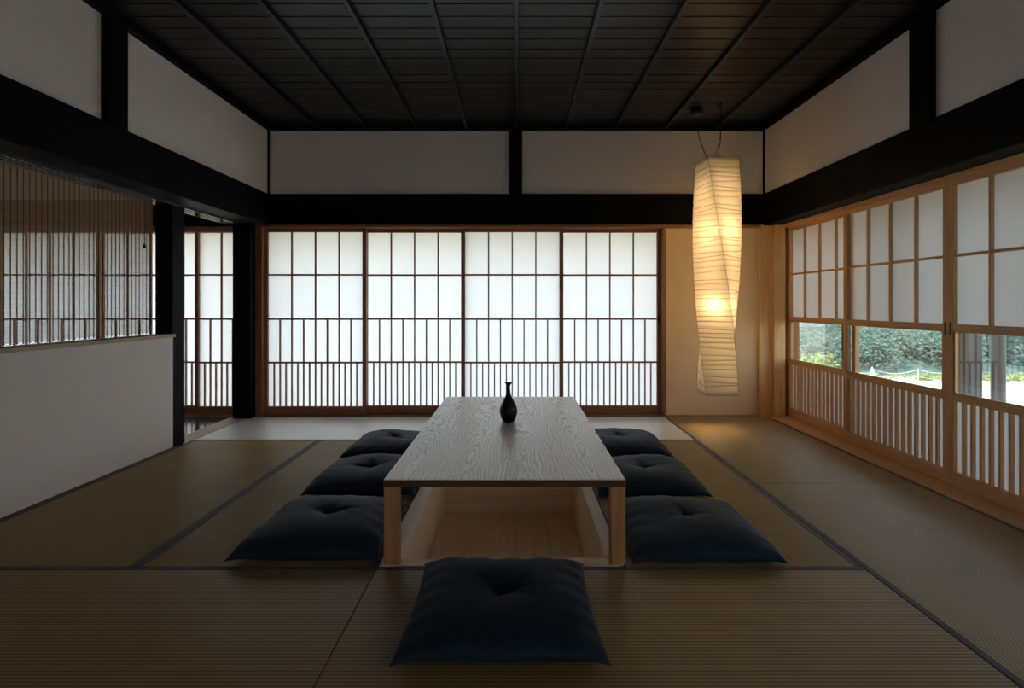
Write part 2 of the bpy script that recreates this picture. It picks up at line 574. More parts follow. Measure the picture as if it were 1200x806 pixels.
# threshold on the left, grooved track over it
trim('pale wooden threshold between the two left posts', CAPW['Y'], -2.62, -2.468, 3.85, 4.80, -.07, .004, bevel=.003)
t = empty('trim_%d' % k); k += 1
st(t, 'grooved black track under the left beam')
b = MB()
for x0 in (-2.60, -2.565, -2.525, -2.485):
    b.box(x0, x0 + .014, 1.83, 4.70, ZB0 - .016, ZB0 + .004)
gt_ = NT('waxed black track')
gt_.bsdf(gt_.ramp(gt_.noise(gt_.coord('Object', (40, 2, 40)), 1, 2), [(.3, (.02, .02, .022)), (.7, (.035, .035, .038))]), .10, None, 1.0, ior=2.2)
GROOVE = gt_.m
b.build('track_ridge', GROOVE, t)
trim('pale wooden cap along the top of the low wall', CAPW['Y'], -2.60, -2.455, 1.82, 3.737, .801, .824, bevel=.003)
trim('narrow dark strip at the foot of the low wall', BAND, -2.475, -2.455, 1.7, 3.74, -.05, .012, bevel=.002)
# right-hand track: sill board and head
trim('wooden sill board in front of the right screens', PALE['Y'], 2.325, 2.60, .9, 4.77, -.06, .012, bevel=.003)
bpy.data.objects['trim_%d' % (k - 1)].data.materials[0] = LIT_CEDAR['Y']
trim('wooden head rail over the right screens', LIT_CEDAR['Y'], 2.44, 2.60, .9, 4.77, 1.742, ZB0 + .01, bevel=.003)
trim('outer wooden lintel above the garden doors', CEDAR['Y'], 2.62, 2.86, .9, 5.2, 1.75, 2.80, bevel=.003)
trim('outer wooden step under the garden doors', CEDAR['Y'], 2.60, 2.90, .9, 5.2, -.16, -.02, bevel=.003)

# ------------------------------------------------------------------ sliding paper screens
ZR = (.085, .493, .900, 1.313, 1.712)
def shoji(loc, rz, w, cells, label, group, ztop=1.752, zbot=.004, garden=False, lead=True, pull=None, ybar=.020, wb_=.0125, pap=None):
    r = empty('paper_screen', loc, rz)
    tag(r, label, 'sliding screen', group)
    T, sw = .032, .036
    wd = LIT_CEDAR if garden else CEDAR
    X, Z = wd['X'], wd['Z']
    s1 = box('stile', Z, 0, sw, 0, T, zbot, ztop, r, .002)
    s2 = box('stile', Z, w - sw, w, 0, T, zbot, ztop, r, .002)
    box('rail', X, sw, w - sw, .001, T - .001, ztop - (ztop - ZR[4]), ztop, r, .002)
    box('rail', X, sw, w - sw, .001, T - .001, zbot, ZR[0], r, .002)
    x0, x1 = sw, w - sw
    y0, y1 = .006, .006 + ybar
    hb = .008
    L = MB()
    def vert(n, za, zb, t=wb_):
        for i in range(1, n):
            x = x0 + (x1 - x0) * i / n
            L.box(x - t / 2, x + t / 2, y0 + .001, y1 - .0005, za, zb)
    vert(cells, ZR[2], ZR[4])
    L.box(x0, x1, y0, y1, ZR[3] - hb, ZR[3] + hb)
    if garden:
        box('rail', X, x0, x1, .001, T - .001, ZR[2] - .012, ZR[2] + .024, r, .002)
        box('rail', X, x0, x1, .001, T - .001, ZR[1] - .006, ZR[1] + .034, r, .002)
        L.build('lattice', Z, r)
        L = MB()
        vert(cells * 4, ZR[0], ZR[1] - .006, .0125)
    else:
        L.box(x0, x1, y0, y1, ZR[2] - hb, ZR[2] + hb)
        L.box(x0, x1, y0, y1, ZR[1] - hb, ZR[1] + hb)
        vert(cells * 2, ZR[1], ZR[2], .0115)
        vert(cells * 4, ZR[0], ZR[1], .0110)
    L.build('grille' if garden else 'lattice', Z, r)
    P = MB()
    yp = y1
    if garden:
        P.quad((x0, yp, ZR[2]), (x1, yp, ZR[2]), (x1, yp, ZR[4]), (x0, yp, ZR[4]))
        P.quad((x0, yp, ZR[0]), (x1, yp, ZR[0]), (x1, yp, ZR[1]), (x0, yp, ZR[1]))
        P.build('paper', LINED, r)
        za, zb = ZR[1] + .034, ZR[2] - .012
        g = box('pane', GLASS, x0 + .004, x1 - .004, .018, .0185, za, zb, r)
        # bead with rounded inner corners round the pane
        B = MB()
        rad, tk = .022, .010
        def ring(ins, yy):
            pts = []
            for cx, cz, a0 in ((x1 - rad, zb - rad, 0), (x0 + rad, zb - rad, 90), (x0 + rad, za + rad, 180), (x1 - rad, za + rad, 270)):
                for q in range(7):
                    a = math.radians(a0 + q * 15)
                    if ins:
                        pts.append((cx + (rad - tk) * math.cos(a), yy, cz + (rad - tk) * math.sin(a)))
                    else:
                        ca, sa = math.cos(a), math.sin(a)
                        m = max(abs(ca), abs(sa))
                        pts.append((cx + rad * ca / m, yy, cz + rad * sa / m))
            return pts
        rings = [ring(0, .004), ring(1, .004), ring(1, .018), ring(0, .018)]
        n = len(rings[0])
        for rg in rings: B.v += rg
        for j in range(4):
            for i in range(n):
                a, c = j * n, ((j + 1) % 4) * n
                B.f.append((a + i, a + (i + 1) % n, c + (i + 1) % n, c + i))
        B.build('pane_bead', Z, r)
    else:
        P.quad((x0, yp, ZR[0]), (x1, yp, ZR[0]), (x1, yp, ZR[4]), (x0, yp, ZR[4]))
        P.build('paper', pap or SHOJI, r)
    if pull is not None:
        M = MB()
        px = sw / 2 if pull == 0 else w - sw / 2
        M.box(px - .007, px + .007, -.0016, .002, .86, .935)
        M.build('finger_pull', PULL, r, .002)
    return r

pw, step = .955, .92
names = ['leftmost of the four large backlit paper screens, beside the black corner post',
         'second from left of the four large backlit paper screens, behind the left cushions',
         'third from left of the four large backlit paper screens, behind the vase',
         'rightmost of the four large backlit paper screens, next to the sand plaster']
for i in range(4):
    shoji((-2.355 + step * i, 4.83 if i % 2 == 0 else 4.868, 0), 0, pw, 4, names[i],
          'large paper screens on the far wall', pull=(None, None, None, 1)[i])
shoji((.95, FRONT - .02, 0), PI, .95, 4, 'added fill-light paper screen behind the viewer, to the right', 'added fill-light screens behind the viewer', pap=FILLP)  # unseen screens behind the viewer, added as daylight fill
shoji((0, FRONT - .02, 0), PI, .95, 4, 'added fill-light paper screen behind the viewer, to the left', 'added fill-light screens behind the viewer', pap=FILLP)
shoji((2.49, .975, 0), -PI / 2, .955, 4, 'added fill-light paper screen in the right wall level with the viewer', 'added fill-light screens beside the viewer', pap=SHOJI)  # two more unseen screens added in the right wall for fill light
shoji((2.49, .02, 0), -PI / 2, .955, 4, 'added fill-light paper screen in the right wall behind the viewer', 'added fill-light screens beside the viewer', pap=SHOJI)
side = [(-2.983 - .018, .49, 2, 'narrow paper screen seen between the two black left posts'),
        (-3.903 - .018, .955, 4, 'paper screen glowing through the right end of the reed blind'),
        (-4.823 - .018, .955, 4, 'paper screen glowing through the left end of the reed blind')]
for i, (x, w_, c, lb) in enumerate(side):
    shoji((x, 4.83 if i != 1 else 4.868, 0), 0, w_, c, lb, 'paper screens of the side room', wb_=.013)

# right-hand garden screens: two tracks, the middle pair meets stile to stile
rn = ['farthest of the right-hand screens with a glass strip, beside the cypress corner post',
      'second right-hand screen from the far corner, its glass strip showing the forest and white cover',
      'right-hand screen at the picture edge, its glass strip showing dark posts outside']
X1, X2 = 2.478, 2.516
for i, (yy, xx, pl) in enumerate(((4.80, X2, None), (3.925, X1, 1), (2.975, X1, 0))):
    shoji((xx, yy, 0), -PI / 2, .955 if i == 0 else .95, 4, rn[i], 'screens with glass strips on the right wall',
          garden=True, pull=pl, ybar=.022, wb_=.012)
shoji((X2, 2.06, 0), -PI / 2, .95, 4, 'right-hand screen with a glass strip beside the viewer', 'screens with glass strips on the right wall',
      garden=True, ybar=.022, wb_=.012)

# outer garden doors of glass
wn_ = 1
for y0, y1, lb in ((4.38, 5.15, 'far outer glass door behind the farthest right-hand screen'),
                   (3.335, 4.38, 'outer glass door behind the second right-hand screen'),
                   (2.29, 3.335, 'outer glass door behind the right-hand screen at the picture edge')):
    d = st(empty('window_%d' % wn_, (2.765, 0, 0)), lb)
    wn_ += 1
    f = MB()
    for yy in (y0 + .002, y1 - .027):
        f.box(0, .03, yy, yy + .025, -.02, 1.75)
    f.box(0, .03, y0 + .02, y1 - .02, -.02, .03).box(0, .03, y0 + .02, y1 - .02, 1.70, 1.75)
    f.build('sash', METAL, d, .002)
    box('pane', GLASS, .014, .0145, y0 + .02, y1 - .02, .03, 1.70, d)

# ------------------------------------------------------------------ tatami
def tatami(x0, x1, y0, y1, label, mat=None):
    """long axis is the mat's own x"""
    lx, ly = x1 - x0, y1 - y0
    turned = ly > lx
    L, S = (ly, lx) if turned else (lx, ly)
    r = empty('tatami_mat', ((x0 + x1) / 2, (y0 + y1) / 2, 0), PI / 2 if turned else 0)
    tag(r, label, 'tatami mat', 'tatami mats')
    g = .0015
    bw = .026
    m = MB().box(-L / 2 + g, L / 2 - g, -S / 2 + g + .002, S / 2 - g - .002, -.055, 0)
    o = m.build('woven_surface', mat or TATAMI, r, .003)
    uv = o.data.uv_layers.new(name='UVMap')
    for p in o.data.polygons:
        for li in p.loop_indices:
            co = o.data.vertices[o.data.loops[li].vertex_index].co
            uv.data[li].uv = (co.x, co.y + co.z)
    for s in (-1, 1):
        a, c = sorted((s * (S / 2 - g), s * (S / 2 - bw)))
        box('edge_band', BAND, -L / 2 + g, L / 2 - g, a, c, -.056, .0015, r, .001)
    return r
XA, XB, XC, XD, XE, XF = -2.468, -1.504, -.548, .410, 1.365, 2.322
Y0, Y1, Y2, Y3, Y4 = .13, 2.045, 3.003, 3.945, 4.805
tatami(XA, XB, Y1, Y3, 'tatami mat along the low white wall, left of the cushions')
tatami(XB, XC, Y1, Y3, 'tatami mat under the three left cushions')
tatami(XD, XE, Y1, Y3, 'tatami mat under the three right cushions')
tatami(XA, XC, Y3, Y4, 'pale shining tatami mat along the far screens, left of the table end', GLAREMAT)
tatami(XC, XE, Y3, Y4, 'pale shining tatami mat along the far screens, right of the table end', GLAREMAT)
tatami(XE, XF, Y2, 4.80, 'tatami mat under the paper lantern')
tatami(XE, XF, 1.09, Y2, 'tatami mat along the right-hand screens, nearer the viewer')
tatami(XA, XC, 1.085, Y1, 'ribbed front tatami mat to the left of the front cushion')
tatami(XC, XE, 1.085, Y1, 'ribbed front tatami mat under the front cushion')
tatami(XE, XF, -.82, 1.09, 'tatami mat at the right edge beside the viewer')
tatami(XA, XC, .13, 1.085, 'tatami mat at the viewer, left half')
tatami(XC, XE, .13, 1.085, 'tatami mat at the viewer, right half')

# ------------------------------------------------------------------ foot well under the table
well = empty('floor_well')
tag(well, 'wood-lined foot well sunk in the floor beneath the low table', None, None, 'structure')
RX0, RX1, RY0, RY1 = -.545, .427, 2.05, 3.94
IX0, IX1, IY0, IY1 = -.470, .368, 2.112, 3.50
ZF = -.366
box('rim_board', WELLW['Y'], RX0, IX0, RY0, RY1, -.03, .003, well, .003)
box('rim_board', WELLW['Y'], IX1, RX1 - .0, RY0, RY1, -.03, .003, well, .003)
box('rim_board', WELLW['X'], IX0, IX1, RY0, IY0, -.03, .0028, well, .003)
box('rim_board', WELLW['X'], IX0, IX1, IY1, RY1, -.03, .0028, well, .003)
box('well_side', WELLW['Y'], IX0 - .06, IX0 - .014, RY0 + .01, IY1 + .04, ZF - .03, -.03, well)
box('well_side', WELLW['Y'], IX1 + .008, IX1 + .055, RY0 + .01, IY1 + .04, ZF - .03, -.03, well)
box('well_side', WELLW['X'], IX0 - .02, IX1 + .02, IY1 - .01, IY1 + .035, ZF - .03, -.03, well)
box('well_side', WELLW['X'], IX0 - .02, IX1 + .02, RY0 + .01, IY0 - .014, ZF - .03, -.03, well)
b = MB()
nb = 9
for i in range(nb):
    xa = IX0 - .014 + (IX1 - IX0 + .028) * i / nb
    xb = IX0 - .014 + (IX1 - IX0 + .028) * (i + 1) / nb
    b.box(xa + .001, xb - .001, IY0 - .02, IY1, ZF - .02, ZF)
b.box(IX0 - .06, IX1 + .06, RY0, IY1 + .04, ZF - .05, ZF - .012)
fb = b.build('floor_board', None or WELLW['Y'], well, .0015)

# ------------------------------------------------------------------ low table
TX0, TX1, TY0, TY1, TZ = -.5265, .4345, 2.052, 3.906, .341
tb = empty('low_table', ((TX0 + TX1) / 2, (TY0 + TY1) / 2, 0))
tag(tb, 'long low wooden table with a pale figured top standing over the foot well', 'table')
hx, hy = (TX1 - TX0) / 2, (TY1 - TY0) / 2
top = box('tabletop', TOPW, -hx, hx, -hy, hy, TZ - .026, TZ, tb, .0025)
EDGE = wood('table edge wood', (.14, .07, .036), (.085, .042, .022), 'X', rough=.45)
lw = .057
for sx in (-1, 1):
    for sy in (-1, 1):
        cx, cy = sx * (hx - lw / 2 - .001), sy * (hy - lw / 2 - .001)
        box('leg', LEGW['Z'], cx - lw / 2, cx + lw / 2, cy - lw / 2, cy + lw / 2, .0035, TZ - .026, tb, .0025)
# end boards clamp the top's short ends
for s in (-1, 1):
    ya, yb = sorted((s * hy, s * (hy + .004)))
    box('end_strip', EDGE, -hx, hx, ya, yb, TZ - .027, TZ - .0015, tb, .001)
for sy in (-.55, .55):
    box('cross_batten', LEGW['X'], -hx + .09, hx - .09, sy - .03, sy + .03, TZ - .052, TZ - .026, tb, .003)

# ------------------------------------------------------------------ vase
prof = [(0.026, 0), (.031, .0015), (.036, .008), (.0445, .025), (.0508, .045), (.0528, .060), (.0515, .075), (.047, .092), (.0395, .110),
        (.030, .128), (.0215, .143), (.0150, .158), (.0115, .175), (.0098, .192), (.0096, .205), (.0108, .214),
        (.0150, .222), (.0215, .2275), (.0232, .2295), (.0228, .2312), (.0205, .2310), (.0140, .2255), (.0085, .216), (.0072, .205), (.0072, .18)]
va = MB().lathe(prof, 64).build('bottle_vase', VASE, None, 0, True)
va.location = (-.046, 3.075, TZ)
tag(va, 'small black long-necked bottle vase on the table', 'vase')

# ------------------------------------------------------------------ floor cushions
def cushion_mesh(w, d, h, seed):
    rnd = random.Random(seed)
    N = 64
    ph = [rnd.uniform(0, 2 * PI) for _ in range(12)]
    cen = (rnd.uniform(-.02, .02), rnd.uniform(-.02, .02))
    fold = [(rnd.uniform(0, 2 * PI), rnd.uniform(.55, 1.0), rnd.uniform(.5, 1.0)) for _ in range(7)]
    v, f = [], []
    def outline(u, t):
        # sides draw in a little between the pulled-out corners
        cu, ct = abs(u), abs(t)
        x = u * (1 - .050 * (1 - ct ** 2.2) * cu ** 3) * w / 2
        y = t * (1 - .050 * (1 - cu ** 2.2) * ct ** 3) * d / 2
        kc = (cu * ct) ** 12 * .006
        return x + math.copysign(kc, u), y + math.copysign(kc, t)
    def puff(u, t, p=.42):
        return max(0.0, (1 - abs(u) ** 2.6)) ** p * max(0.0, (1 - abs(t) ** 2.6)) ** p
    def grid(sign):
        n0 = len(v)
        for j in range(N + 1):
            for i in range(N + 1):
                # finer rows near the rim
                u = math.sin((i / N * 2 - 1) * PI / 2)
                t = math.sin((j / N * 2 - 1) * PI / 2)
                x, y = outline(u, t)
                p = puff(u, t)
                seam = .034 + .004 * math.sin(3 * (u + t) + ph[0]) - .020 * (abs(u) * abs(t)) ** 5
                rx, ry = u - cen[0], t - cen[1]
                rr = math.hypot(rx, ry)
                an = math.atan2(ry, rx)
                if sign > 0:
                    z = seam + (h - .034) * p * (.86 + .14 * math.cos(u * 1.4) * math.cos(t * 1.4))
                    dip = .034 * math.exp(-(rr / .085) ** 1.2) + .016 * math.exp(-(rr / .36) ** 2)
                    cre = 0
                    for a0, ln, st_ in fold:
                        da = (an - a0 + PI) % (2 * PI) - PI
                        cre += st_ * math.exp(-(da / .17) ** 2) * math.exp(-(rr / (.30 * ln)) ** 1.5) * min(1, rr / .06)
                    z -= p * (dip + .020 * cre)
                    # slack ripples in from the edges
                    e = max(abs(u), abs(t))
                    rip = math.sin(19 * t + ph[1] + 2 * math.sin(5 * u + ph[5])) * abs(u) ** 4 + math.sin(17 * u + ph[2] + 2 * math.sin(4 * t + ph[6])) * abs(t) ** 4
                    z += p * .0065 * rip
                    z += p * .004 * math.sin(4.1 * u + ph[3] + 1.5 * math.sin(2.3 * t + ph[4]))
                    bul = (1 - e) if e > .7 else .3
                else:
                    z = seam - (seam - .0008) * min(1, p * 1.9)
                    z += .0
                v.append((x, y, max(z, .0006)))
        for j in range(N):
            for i in range(N):
                q = (n0 + j * (N + 1) + i, n0 + j * (N + 1) + i + 1, n0 + (j + 1) * (N + 1) + i + 1, n0 + (j + 1) * (N + 1) + i)
                f.append(q if sign > 0 else q[::-1])
    grid(1)
    grid(-1)
    me = bpy.data.meshes.new('cover')
    me.from_pydata(v, [], f)
    bm = bmesh.new()
    bm.from_mesh(me)
    bmesh.ops.remove_doubles(bm, verts=bm.verts, dist=.0004)
    bm.to_mesh(me)
    bm.free()
    me.polygons.foreach_set('use_smooth', [True] * len(me.polygons))
    me.materials.append(NAVY)
    # height at the tuft
    zc = min((math.hypot(a[0] - cen[0] * w / 2, a[1] - cen[1] * d / 2), a[2]) for a in v[:(N + 1) ** 2])[1]
    return me, cen[0] * w / 2, cen[1] * d / 2, zc

def cushion(x, y, w, d, h, rz, seed, label):
    r = empty('floor_cushion', (x, y, 0), rz)
    tag(r, label, 'cushion', 'navy floor cushions round the low table')
    me, cx, cy, zc = cushion_mesh(w, d, h, seed)
    o = bpy.data.objects.new('cover', me)
    COL.objects.link(o)
    o.parent = r
    b = MB()
    for a in (.3, 1.87):
        pts = []
        for q in range(-6, 7):
            s = q / 6 * .019
            pts.append((cx + s * math.cos(a), cy + s * math.sin(a), zc + .0035 + .10 * abs(s) * abs(s) * 12))
        b.tube(pts, .0022, 6)
    b.build('tuft_thread', TUFT, r, 0, True)
    return r
cushion(-.850, 2.345, .60, .58, .118, .00, 1, 'navy floor cushion nearest the viewer on the left of the table')
cushion(-.850, 3.055, .60, .58, .112, .01, 2, 'middle of the three navy floor cushions left of the table')
cushion(-.868, 3.715, .60, .57, .110, -.01, 3, 'farthest of the three navy floor cushions left of the table')
cushion(.765, 2.335, .60, .59, .116, -.01, 4, 'navy floor cushion nearest the viewer on the right of the table')
cushion(.742, 3.045, .60, .58, .114, .00, 5, 'middle of the three navy floor cushions right of the table')
cushion(.752, 3.755, .60, .56, .112, .012, 6, 'farthest of the three navy floor cushions right of the table')
cushion(-.046, 1.742, .615, .565, .098, .004, 8, 'single navy floor cushion at the near end of the table')

# ------------------------------------------------------------------ hanging paper lantern
LX, LY, LZ0, LZ1 = 1.665, 4.30, .304, 2.227
lan = empty('paper_lantern', (LX, LY, 0))
tag(lan, 'tall twisted square white paper lantern glowing in the far right corner', 'lantern')
def sect(z):
    q = (z - LZ0) / (LZ1 - LZ0)
    beta = math.radians(64 - 21 - 85 * q)
    s = .257 + .018 * math.sin(PI * q)
    return beta, s
def corner(i, z):
    beta, s = sect(z)
    a = -PI / 2 + beta + i * PI / 2
    r = s / math.sqrt(2)
    return Vector((r * math.cos(a), r * math.sin(a), z))
rnd = random.Random(21)
rings = []          # each rib has its own height at every corner
nr = 44
for i in range(nr):
    z = LZ0 + (LZ1 - LZ0) * (i + .5 + rnd.uniform(-.28, .28)) / nr
    rings.append([z + rnd.uniform(-.013, .013) for _ in range(4)])
rings = [[LZ0] * 4] + rings + [[LZ1] * 4]
b = MB()
KS = 8
def shade_row(zs, inset, b):
    n0 = len(b.v)
    for i in range(4):
        for q in range(KS):
            f_ = q / KS
            z = zs[i] * (1 - f_) + zs[(i + 1) % 4] * f_
            p = corner(i, z) * (1 - f_) + corner((i + 1) % 4, z) * f_
            d_ = Vector((p.x, p.y, 0))
            d_.normalize()
            p = p - d_ * inset
            p.z = z
            b.v.append(tuple(p))
    return n0
rows = []
for j, zs in enumerate(rings):
    rows.append(shade_row(zs, 0, b))
    if j < len(rings) - 1:
        zn = rings[j + 1]
        for fr_ in (.25, .5, .75):
            mid = [zs[i] * (1 - fr_) + zn[i] * fr_ for i in range(4)]
            rows.append(shade_row(mid, .0045 * math.sin(PI * fr_) * rnd.uniform(.6, 1.3), b))
M4 = 4 * KS
for a, c in zip(rows, rows[1:]):
    for q in range(M4):
        b.f.append((a + q, a + (q + 1) % M4, c + (q + 1) % M4, c + q))
b.build('shade', LPAPER, lan)
rb = MB()
for zs in rings:
    pts = []
    for i in range(4):
        for q in range(KS):
            f_ = q / KS
            z = zs[i] * (1 - f_) + zs[(i + 1) % 4] * f_
            p = corner(i, z) * (1 - f_) + corner((i + 1) % 4, z) * f_
            d_ = Vector((p.x, p.y, 0)).normalized()
            p = p + d_ * .0008
            p.z = z
            pts.append(p)
    rb.tube(pts, .0019, 5, True)
for i in range(4):
    rb.tube([corner(i, LZ0 + (LZ1 - LZ0) * q / 40) for q in range(41)], .0013, 5)
rb.build('rib_wire', RIBM, lan)
# bulbs on a hanging flex
for bz, nm in ((1.640, 0), (1.020, 1)):
    s = MB().lathe([(.004, .066), (.014, .060)][:0] + [(.002, -.036), (.014, -.033), (.026, -.024), (.033, -.010), (.034, .004), (.030, .018), (.021, .034), (.014, .048), (.0135, .052)], 24)
    bb = s.build('bulb', BULB, lan, 0, True)
    bb.location = (-.02, -.05, bz) if bz < 1.3 else (.008, -.01, bz)
    so = MB().lathe([(.016, 0), (.018, .004), (.018, .05), (.010, .06)], 20).build('bulb_socket', CORD, bb, 0, True)
    so.location = (0, 0, .053)
tu = MB().lathe([(.004, .40), (.012, .403), (.013, .41), (.013, .94), (.012, .948), (.004, .95)], 16, (.075, .085, 0))  # unseen glow tubes added to even out the shade's brightness
tu.build('fill_tube', FILL_TUBE, lan, 0, True)
tu = MB().lathe([(.004, 1.14), (.018, 1.145), (.019, 1.16), (.019, 1.57), (.018, 1.585), (.004, 1.59)], 20)
tu.build('fill_tube', FILL_TUBE, lan, 0, True)
tu = MB().lathe([(.004, 1.76), (.018, 1.765), (.019, 1.78), (.019, 2.08), (.018, 2.095), (.004, 2.10)], 20)
tu.build('fill_tube', FILL_TUBE, lan, 0, True)
# wire spreader in the top, suspension wires, power flex and ceiling rose
tp = MB()
for i in (0, 1):
    tp.tube([corner(i, LZ1 - .006), corner(i + 2, LZ1 - .006)], .002, 6)
tp.build('spreader_wire', CORD, lan)
wz = MB()
hk = Vector((.012, -.05, ZC - .03))
wz.tube([corner(0, LZ1 - .006) * .35 + Vector((0, 0, (LZ1 - .006) * .65)), Vector((.010, -.045, LZ1 + .18)), hk], .0024, 6)
wz.tube([Vector((0, 0, LZ1 - .006)), Vector((.012, -.05, LZ1 + .16)), hk], .0024, 6)
wz.build('hanging_wire', CORD, lan, 0, True)
hb = MB().lathe([(.016, 0), (.016, .006), (.004, .010), (.004, .034)], 20)
ho = hb.build('ceiling_hook', CORD, lan, 0, True)
ho.location = (hk.x, hk.y, ZC - .034)
fl = MB()
pts = []
P0, P1, P2, P3 = Vector((-.135, .10, ZC - .06)), Vector((-.135, .09, LZ1 + .22)), Vector((-.11, .0, LZ1 + .10)), Vector((-.06, -.005, LZ1 - .04))
for q in range(25):
    t_ = q / 24
    pts.append(P0 * (1 - t_) ** 3 + 3 * P1 * t_ * (1 - t_) ** 2 + 3 * P2 * t_ ** 2 * (1 - t_) + P3 * t_ ** 3)
pts += [Vector((-.02, -.01, LZ1 - .08)), Vector((.008, -.01, LZ1 - .14)), Vector((.03, .025, LZ1 - .22)), Vector((.040, .035, 1.64)), Vector((.03, .025, 1.35)), Vector((-.02, -.05, 1.12))]
fl.tube(pts, .0032, 8)
fl.build('power_flex', CORD, lan, 0, True)
ro = MB().lathe([(.047, 0), (.052, .006), (.052, .05), (.040, .062)], 32).build('ceiling_rose', CORD, lan, 0, True)
ro.location = (-.135, .10, ZC - .062)

# ------------------------------------------------------------------ reed blind
BX = -2.596
bl = empty('reed_blind', (BX, 2.77, 0))
tag(bl, 'brown reed blind hanging between the black posts above the low wall', 'blind')
y0, y1 = -.935, .928
b = MB()
z = .835
rnd = random.Random(5)
while z < 1.76:
    hgt = .0026
    jz = rnd.uniform(-.0003, .0003)
    b.box(-.0011, .0011, y0 + rnd.uniform(0, .006), y1 - rnd.uniform(0, .006), z + jz, z + jz + hgt)
    z += .0039
b.build('reed_screen', REED, bl)
b = MB()
DTHREAD = plain('dark warp thread', (.05, .032, .022), .9)
yy = y0 + .02
while yy < y1 - .01:
    b.box(.0012, .0030, yy - .0010, yy + .0010, .826, 1.765)
    b.box(-.0030, -.0012, yy - .0010, yy + .0010, .826, 1.765)
    yy += .0349
b.build('warp_thread', DTHREAD, bl)
box('top_bar', CEDAR['Y'], -.010, .010, y0, y1, 1.748, ZB0, bl, .002)
b = MB()
for i in range(53):
    ya = y0 + .02 + .0349 * i
    b.tube([(.004, ya + .0349 * q / 6, .833 - .006 * math.sin(PI * q / 6)) for q in range(7)], .0016, 5)
b.build('hem_cord', DTHREAD, bl)
for yc, zb in ((-.24, .86), (.83, 1.45)):
    c = MB().tube([(.012, yc, 1.75), (.013, yc + .004, (1.75 + zb) / 2), (.012, yc, zb)], .0018, 6).build('pull_cord', DTHREAD, bl, 0, True)
    ts = MB().lathe([(.002, .03), (.004, .026), (.009, .004), (.010, 0)][::-1], 14).build('tassel', CORD, c, 0, True)
    ts.location = (.012, yc, zb - .02)

# ------------------------------------------------------------------ the garden
def ground_mat():
    t = NT('dry pale ground')
    v = t.coord('Object')
    col = t.ramp(t.noise(v, .8, 5, .6), [(.35, (.36, .34, .20)), (.6, (.55, .51, .40))])
    t.bsdf(col, .95, t.bump(t.noise(v, 6, 4), .5, .05), .1)
    return t.m
def leaf_mat(name, a, c):
    t = NT(name)
    v = t.coord('Object')
    col = t.ramp(t.noise(v, 2.2, 5, .7), [(.3, a), (.7, c)])
    df = t.n('ShaderNodeBsdfDiffuse')
    tr = t.n('ShaderNodeBsdfTranslucent')
    t.l(col, df.inputs['Color'])
    t.l(col, tr.inputs['Color'])
    mx = t.n('ShaderNodeMixShader')
    mx.inputs[0].default_value = .3
    t.l(df.outputs[0], mx.inputs[1])
    t.l(tr.outputs[0], mx.inputs[2])
    t.l(mx.outputs[0], t.out.inputs['Surface'])
    return t.m
GROUND = ground_mat()
FOREST = leaf_mat('forest foliage', (.115, .18, .155), (.17, .25, .21))  # outdoor haze mixed into the leaf colours, bluish and low in contrast
BUSH = leaf_mat('sunlit bush leaves', (.20, .26, .08), (.38, .42, .18))
GZ = -1.10
b = MB()
# ground is level, then climbs into a wooded slope on the right-hand far side
nx, ny = 60, 60
def gz(x, y):
    e = max(0.0, (y - 14.4 - .04 * x)) * .42 if x > 0 else 0
    return GZ + e * min(1, max(0, x / 6))
for j in range(ny + 1):
    for i in range(nx + 1):
        x, y = -30 + 90 * i / nx, -25 + 75 * j / ny
        b.v.append((x, y, gz(x, y)))
for j in range(ny):
    for i in range(nx):
        a = j * (nx + 1) + i
        b.f.append((a, a + 1, a + nx + 2, a + nx + 1))
st(b.build('ground', GROUND, None, 0, True), 'pale sunlit ground outside')
sl = MB()
for j in range(25):
    for i in range(41):
        x = 3 + 45 * i / 40
        y = 14.5 + .04 * x + 22 * j / 24
        sl.v.append((x, y, gz(x, y) + .03))
for j in range(24):
    for i in range(40):
        a = j * 41 + i
        sl.f.append((a, a + 1, a + 42, a + 41))
st(sl.build('hill', FOREST, None, 0, True), 'green slope under the trees outside')
def leaf_cloud(b, c, rad, n, size, rnd, shell=.55):
    for _ in range(n):
        while True:
            p = Vector((rnd.uniform(-1, 1), rnd.uniform(-1, 1), rnd.uniform(-1, 1)))
            if shell < p.length < 1: break
        p = Vector((p.x * rad[0], p.y * rad[1], p.z * rad[2])) + c
        a = Vector((rnd.gauss(0, 1), rnd.gauss(0, 1), rnd.gauss(0, 1))).normalized()
        q = a.orthogonal().normalized()
        s = size * rnd.uniform(.6, 1.4)
        b.quad(tuple(p - a * s), tuple(p + q * s * .5), tuple(p + a * s), tuple(p - q * s * .5))
rnd = random.Random(9)
fo = MB()
for i in range(150):
    x = rnd.uniform(5, 38)
    y = 15.4 + .04 * x + (rnd.random() ** 1.4) * 12
    z = gz(x, y)
    hgt = rnd.uniform(3.5, 6.0)
    leaf_cloud(fo, Vector((x, y, z + hgt * .52)), (rnd.uniform(1.0, 1.7), rnd.uniform(1.0, 1.7), hgt * .5), 900, .085, rnd, .45)
for i in range(90):        # low growth along the foot of the slope
    x = rnd.uniform(4, 30)
    y = 14.75 + .04 * x + rnd.random() * 1.5
    leaf_cloud(fo, Vector((x, y, gz(x, y) + .35)), (.8, .6, .55), 300, .06, rnd, .3)
tag(fo.build('forest', FOREST), 'wooded green hillside seen through the right-hand glass strips', 'forest', None, 'stuff')
bu = MB()
for _ in range(10):
    leaf_cloud(bu, Vector((7.3 + rnd.uniform(-.30, .30), 13 + rnd.uniform(-.3, .3), GZ + .42 + rnd.uniform(-.1, .28))), (.34, .34, .28), 230, .05, rnd, .3)
bo = empty('bush', (0, 0, 0))
